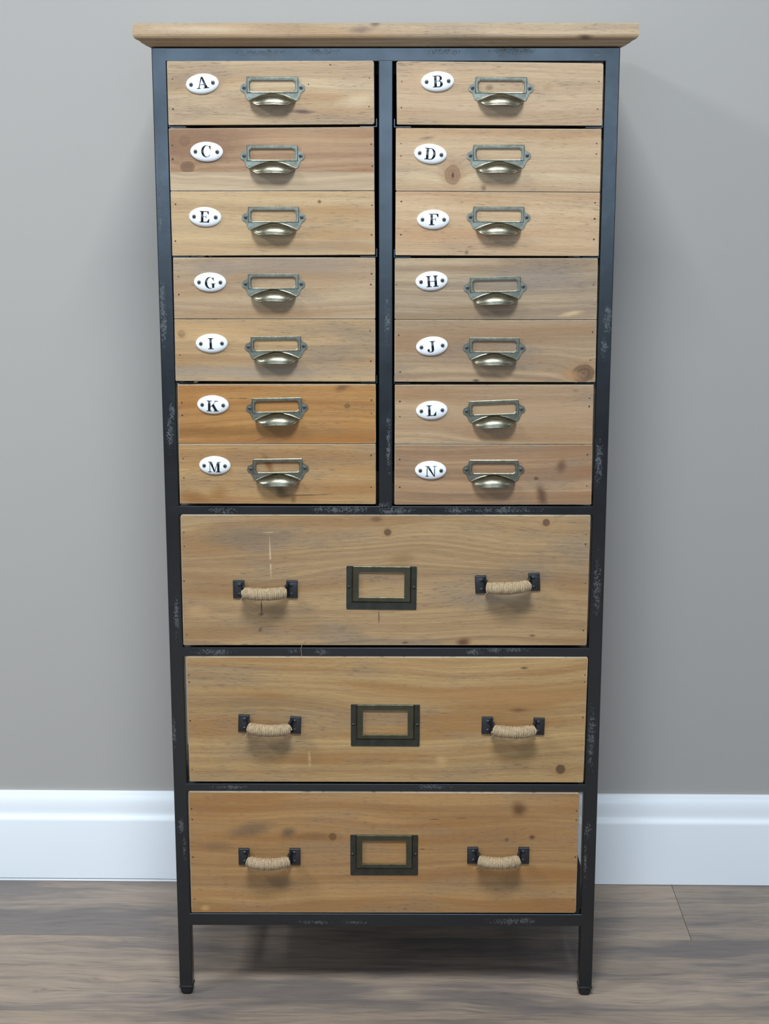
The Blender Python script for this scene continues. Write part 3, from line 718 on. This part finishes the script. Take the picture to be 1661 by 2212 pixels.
W['N'] = wood('board_n', (190, 146, 104), (156, 114, 80), 14, fe(R6, ('spot', 1268, 640, 11, 16, -12, (134, 88, 60), .85), ('spot', 1100, 717, 5, 4, 0, (112, 72, 48), .9), ('spot', 1138, 828, 11, 26, 14, (120, 78, 50), .9), ('spot', 500, 830, 120, 8, 0, (148, 116, 92), .5)), grey=.45, contrast=1.2)
W['O'] = wood('panel_o', (196, 156, 108), (160, 124, 88), 15, fe(R7, ('knot', 1557, 188, 8, 8, 0, (112, 82, 58), .9), ('spot', 1480, 95, 14, 7, 0, (140, 98, 68), .8), ('spot', 1650, 370, 34, 14, 10, (174, 126, 78), .55), ('mark', 748, 188, 20, 1.6, 0, (220, 190, 150), .9),
     ('mark', 748, 350, 2, 54, 1.5, (220, 190, 150), .8), ('mark', 688, 700, 2, 20, 1, (104, 78, 56), .8), ('spot', 684, 750, 7, 4, 10, (104, 80, 60), .8), ('spot', 680, 858, 4, 6, -30, (116, 90, 66), .7), ('spot', 575, 966, 8, 4, 0, (70, 50, 40), .9),
     ('spot', 240, 725, 30, 16, 0, (204, 160, 112), .6), ('spot', 600, 210, 110, 30, 0, (150, 126, 102), .45), ('mark', 1496, 770, 2, 16, 0, (110, 84, 62), .7))
     + fe(R8, ('knot', 1212, 120, 8, 8, 0, (116, 82, 58), .9), ('spot', 640, 945, 17, 10, 10, (120, 72, 40), .85), ('spot', 240, 947, 8, 3, 0, (100, 70, 50), .8), ('spot', 1115, 898, 7, 3, 0, (120, 80, 52), .8), ('spot', 870, 640, 90, 20, 4, (160, 138, 116), .5)), grey=.5, flow=1.5)
W['P'] = wood('panel_p', (200, 160, 108), (168, 126, 82), 16, fe(R9, ('spot', 740, 392, 44, 8, 0, (196, 132, 68), .6), ('mark', 1018, 825, 4, 22, 2, (216, 176, 124), .7), ('spot', 700, 440, 200, 22, 0, (164, 126, 90), .45))
     + fe(R10, ('knot', 1262, 860, 11, 11, 0, (108, 74, 50), .95), ('spot', 985, 466, 20, 5, 0, (140, 96, 62), .75), ('spot', 1020, 188, 8, 3, 0, (110, 80, 58), .8), ('spot', 800, 380, 260, 16, 0, (186, 136, 86), .5), ('spot', 470, 800, 14, 12, -30, (216, 174, 118), .5)), grey=.35, flow=1.2)
W['Q'] = wood('panel_q', (194, 146, 96), (164, 118, 76), 17, fe(R11, ('knot', 1177, 430, 9, 9, 0, (128, 80, 46), .9), ('spot', 870, 405, 18, 13, 20, (116, 92, 74), .7), ('spot', 610, 385, 50, 18, 10, (132, 104, 82), .65), ('spot', 380, 500, 40, 12, 0, (140, 110, 84), .45),
     ('spot', 300, 922, 10, 7, 0, (206, 158, 98), .8), ('spot', 780, 740, 50, 12, 0, (148, 120, 92), .4), ('spot', 1060, 430, 60, 12, 0, (150, 100, 60), .5))
     + fe(R12, ('spot', 985, 235, 18, 20, 0, (128, 80, 46), .85), ('spot', 1073, 420, 7, 6, 0, (120, 80, 48), .9), ('spot', 905, 436, 5, 6, -20, (122, 102, 82), .8), ('mark', 425, 300, 15, 1.4, 4, (110, 76, 50), .8), ('mark', 600, 293, 15, 1.4, 5, (110, 76, 50), .7),
            ('mark', 345, 497, 7, 1.3, 0, (104, 70, 44), .8), ('spot', 850, 290, 220, 10, 0, (176, 122, 76), .5)), grey=.25, flow=1.3)

def two(tl, tr, br, bl, gl, gr, g=.9):
    """split one front at the groove (y of the groove at left and right)"""
    fl = (gl-tl[1])/(bl[1]-tl[1]); fr = (gr-tr[1])/(br[1]-tr[1]); e = g/2
    L = lerp(tl, bl, fl); Rr = lerp(tr, br, fr)
    return [(tl, tr, (Rr[0], Rr[1]-e), (L[0], L[1]-e)), ((L[0], L[1]+e), (Rr[0], Rr[1]+e), br, bl)]
spec = [
 ('A', [[R1((258, 320)), R1((1540, 318)), R1((1543, 712)), R1((268, 718))]], [(R1, [(293, 432), (297, 618), (1512, 425), (1510, 602), (1270, 344), (1135, 465)])]),
 ('B', [[R2((155, 310)), R2((1395, 322)), R2((1386, 697)), R2((158, 690))]], [(R2, [(188, 432), (186, 587), (1366, 432), (1358, 596)])]),
 ('CE', two(R1((270, 738)), R1((1540, 728)), R3((1508, 402)), R3((160, 408)), 412.8, 412.2), [(R1, [(293, 843), (295, 928), (1523, 835), (1530, 970)]), (R3, [(181, 65), (181, 310), (1487, 73), (1484, 268)])]),
 ('DF', two(R2((152, 710)), R2((1383, 716)), R4((1517, 410)), R4((165, 405)), 413, 415.5), [(R2, [(183, 803), (183, 877), (1353, 803), (1352, 865)]), (R4, [(205, 47), (203, 268), (1493, 55), (1490, 162), (1484, 298)])]),
 ('GI', two(R3((165, 420)), R3((1510, 420)), R3((1510, 1245)), R3((182, 1240)), 689, 689.5), [(R3, [(202, 547), (204, 665), (1484, 527), (1479, 598), (210, 1068), (1475, 905), (1480, 1108)])]),
 ('HJ', two(R4((162, 425)), R4((1512, 425)), R4((1495, 1248)), R4((160, 1245)), 690.5, 690.8), [(R4, [(172, 600), (1482, 600), (188, 935), (198, 1180), (1477, 915), (1461, 1100)])]),
 ('KM', two(R5((165, 95)), R5((1482, 93)), R5((1482, 890)), R5((180, 885)), 958.4, 959), [(R5, [(193, 214), (195, 298), (1453, 198), (1453, 285), (202, 587), (206, 714), (1451, 565), (1451, 777)])]),
 ('LN', two(R6((162, 97)), R6((1483, 97)), R6((1468, 893)), R6((160, 893)), 960, 960.3), [(R6, [(196, 207), (196, 308), (1456, 186), (1454, 240), (194, 592), (195, 777), (1442, 560), (1438, 769)])]),
]
plates = {'A': ((437.2, 181), 5.2), 'B': ((945, 176.2), 2.3), 'C': ((446.5, 327.8), -.9), 'D': ((929.7, 332.5), -5), 'E': ((443.4, 468.4), -2), 'F': ((935.7, 474.1), 0),
          'G': ((453.8, 609.4), -.4), 'H': ((932.3, 606.8), 4.2), 'I': ((457.4, 741.4), .8), 'J': ((933, 747.5), 5.4), 'K': ((460.2, 874), -1.7), 'L': ((932.6, 886), 3),
          'M': ((464.3, 1005), -1.2), 'N': ((930.2, 1015.4), 0)}
cups = {'A': (R1, (735, 485), (1090, 485)), 'B': (R2, (610, 470), (952, 473)), 'C': (R1, (735, 907), (1088, 907)), 'D': (R2, (597, 875), (938, 875)), 'E': (R3, (645, 152), (1022, 152)),
        'F': (R4, (663, 150), (1040, 152)), 'G': (R3, (647, 595), (1017, 595)), 'H': (R4, (643, 620), (1017, 612)), 'I': (R3, (662, 1013), (1037, 1007)), 'J': (R4, (638, 1018), (1008, 1020)),
        'K': (R5, (643, 253), (1007, 245)), 'L': (R6, (637, 272), (1005, 258)), 'M': (R5, (650, 655), (1012, 650)), 'N': (R6, (633, 660), (1003, 660))}
for chs, quads, nl in spec:
    nails = [R(p) for R, ps in nl for p in ps]
    lab = 'single pine drawer with letter plate %s' % chs if len(chs) == 1 else 'double pine drawer with letter plates %s and %s' % tuple(chs)
    d = make_drawer(quads, [W[c] for c in chs], UY, nails, lab)
    for c in chs:
        put_plate(d, c, *plates[c], UY)
        R, a, b = cups[c]; put_cup(d, R(a), R(b), UY)
big = [
 ([R7((127, 72)), R8((1520, 75)), R8((1492, 972)), R7((147, 970))], 'O', [(R7, [(150, 192), (153, 288), (152, 527), (170, 898)]), (R8, [(1488, 206), (1485, 273), (1484, 543), (1470, 868)])],
  ((824, 1269.2), -.5), [((573.5, 1271.5), 0, .0445), ((1096, 1258.5), 3, .0445)], 'wide pine drawer with rope pulls below letters M and N'),
 ([R9((165, 125)), R10((1447, 125)), R10((1415, 955)), R9((190, 985))], 'P', [(R9, [(185, 250), (187, 298), (195, 565), (207, 902)]), (R10, [(1426, 240), (1423, 287), (1412, 522)])],
  ((832.2, 1566.2), -.2), [((582.7, 1563), -2.2, .0440), ((1108, 1566.7), -1, .0440)], 'wide pine drawer with rope pulls, middle one of three'),
 ([R11((182, 130)), R12((1390, 135)), R12((1365, 930)), R11((203, 962))], 'Q', [(R11, [(204, 245), (208, 320), (214, 579), (225, 869)]), (R12, [(1370, 251), (1368, 314), (1361, 558), (1350, 840)])],
  ((829.8, 1846.2), 0), [((582.3, 1848.7), 0, .0442), ((1076, 1846.4), 0, .0442)], 'lowest wide pine drawer with rope pulls, gap at its right side'),
]
BY = -.0040; hs_ = 0
for q, key, nl, (lp, lt), hs, lab in big:
    d = make_drawer([q], [W[key]], BY, [R(p) for R, ps in nl for p in ps], lab)
    p = front(lp[0], lp[1], BY); a = -math.radians(lt)
    link('label_holder', HOLD, None, d, p, (0, a, 0))['label'] = 'dark bronze card holder with an empty window'
    for s in (-1, 1):
        link('screw', SC_B, None, d, p+Vector((s*.0448*math.cos(a), -.0008, .0002-s*.0448*math.sin(a))), (0, random.uniform(0, 1.5), 0))
    for (hp, tilt, hw) in hs:
        hs_ += 1
        p = front(hp[0], hp[1], BY); a = -math.radians(tilt)
        link('pull_handle', pull_iron_mesh(hw), BLACKIRON, d, p, (0, a, 0))['label'] = 'black iron pull handle with two end plates'
        link('jute_wrap', jute_mesh(hw, hs_), JUTE, d, p, (0, a, 0))['label'] = 'tan jute twine wound round the pull'
        Ry = Matrix.Rotation(a, 3, 'Y')
        for s in (-1, 1):
            for zz in (.0052, -.0078):
                link('screw', SC_D, None, d, p+Ry @ Vector((s*(hw-.0088), -.0025, zz)), (0, random.uniform(0, 1.5), 0))

# sheet-steel angle runners under the lettered drawers
def runner(x, side, z):
    """side +1: flange turns up at the right end of the sheet"""
    bm = bmesh.new(); t_ = .0011; y0, y1 = .0012, DEP-T-.001
    xa, xb = (x-.022, x) if side > 0 else (x, x+.022)
    add_box(bm, xa, xb, y0, y1, z-t_, z)
    fx0, fx1 = (x-t_, x) if side > 0 else (x, x+t_)
    add_box(bm, fx0, fx1, y0, y1, z, z+.0095)
    part('drawer_runner', finish(bm, 'drawer_runner'), STEEL)
for vl, vr in ((272.2, 273.2), (553.0, 554.6), (826.3, 827.4)):
    zl = front(800, vl).z; zr = front(860, vr).z
    runner(-.0112, 1, zl); runner(.0108, -1, zr); runner(-W2+T+.0006, -1, zl-.0004); runner(W2-T-.0006, 1, zr-.0004)

# loose jute fibre caught over the rail below the upper rope pull
bm = bmesh.new()
tube(bm, [front(u, v, -.005) for u, v in ((660, 1384), (653, 1392), (650, 1400), (651, 1409), (652, 1415), (647, 1420))], .00028, 5)
part('jute_fibre', finish(bm, 'jute_fibre', 60), JUTE)
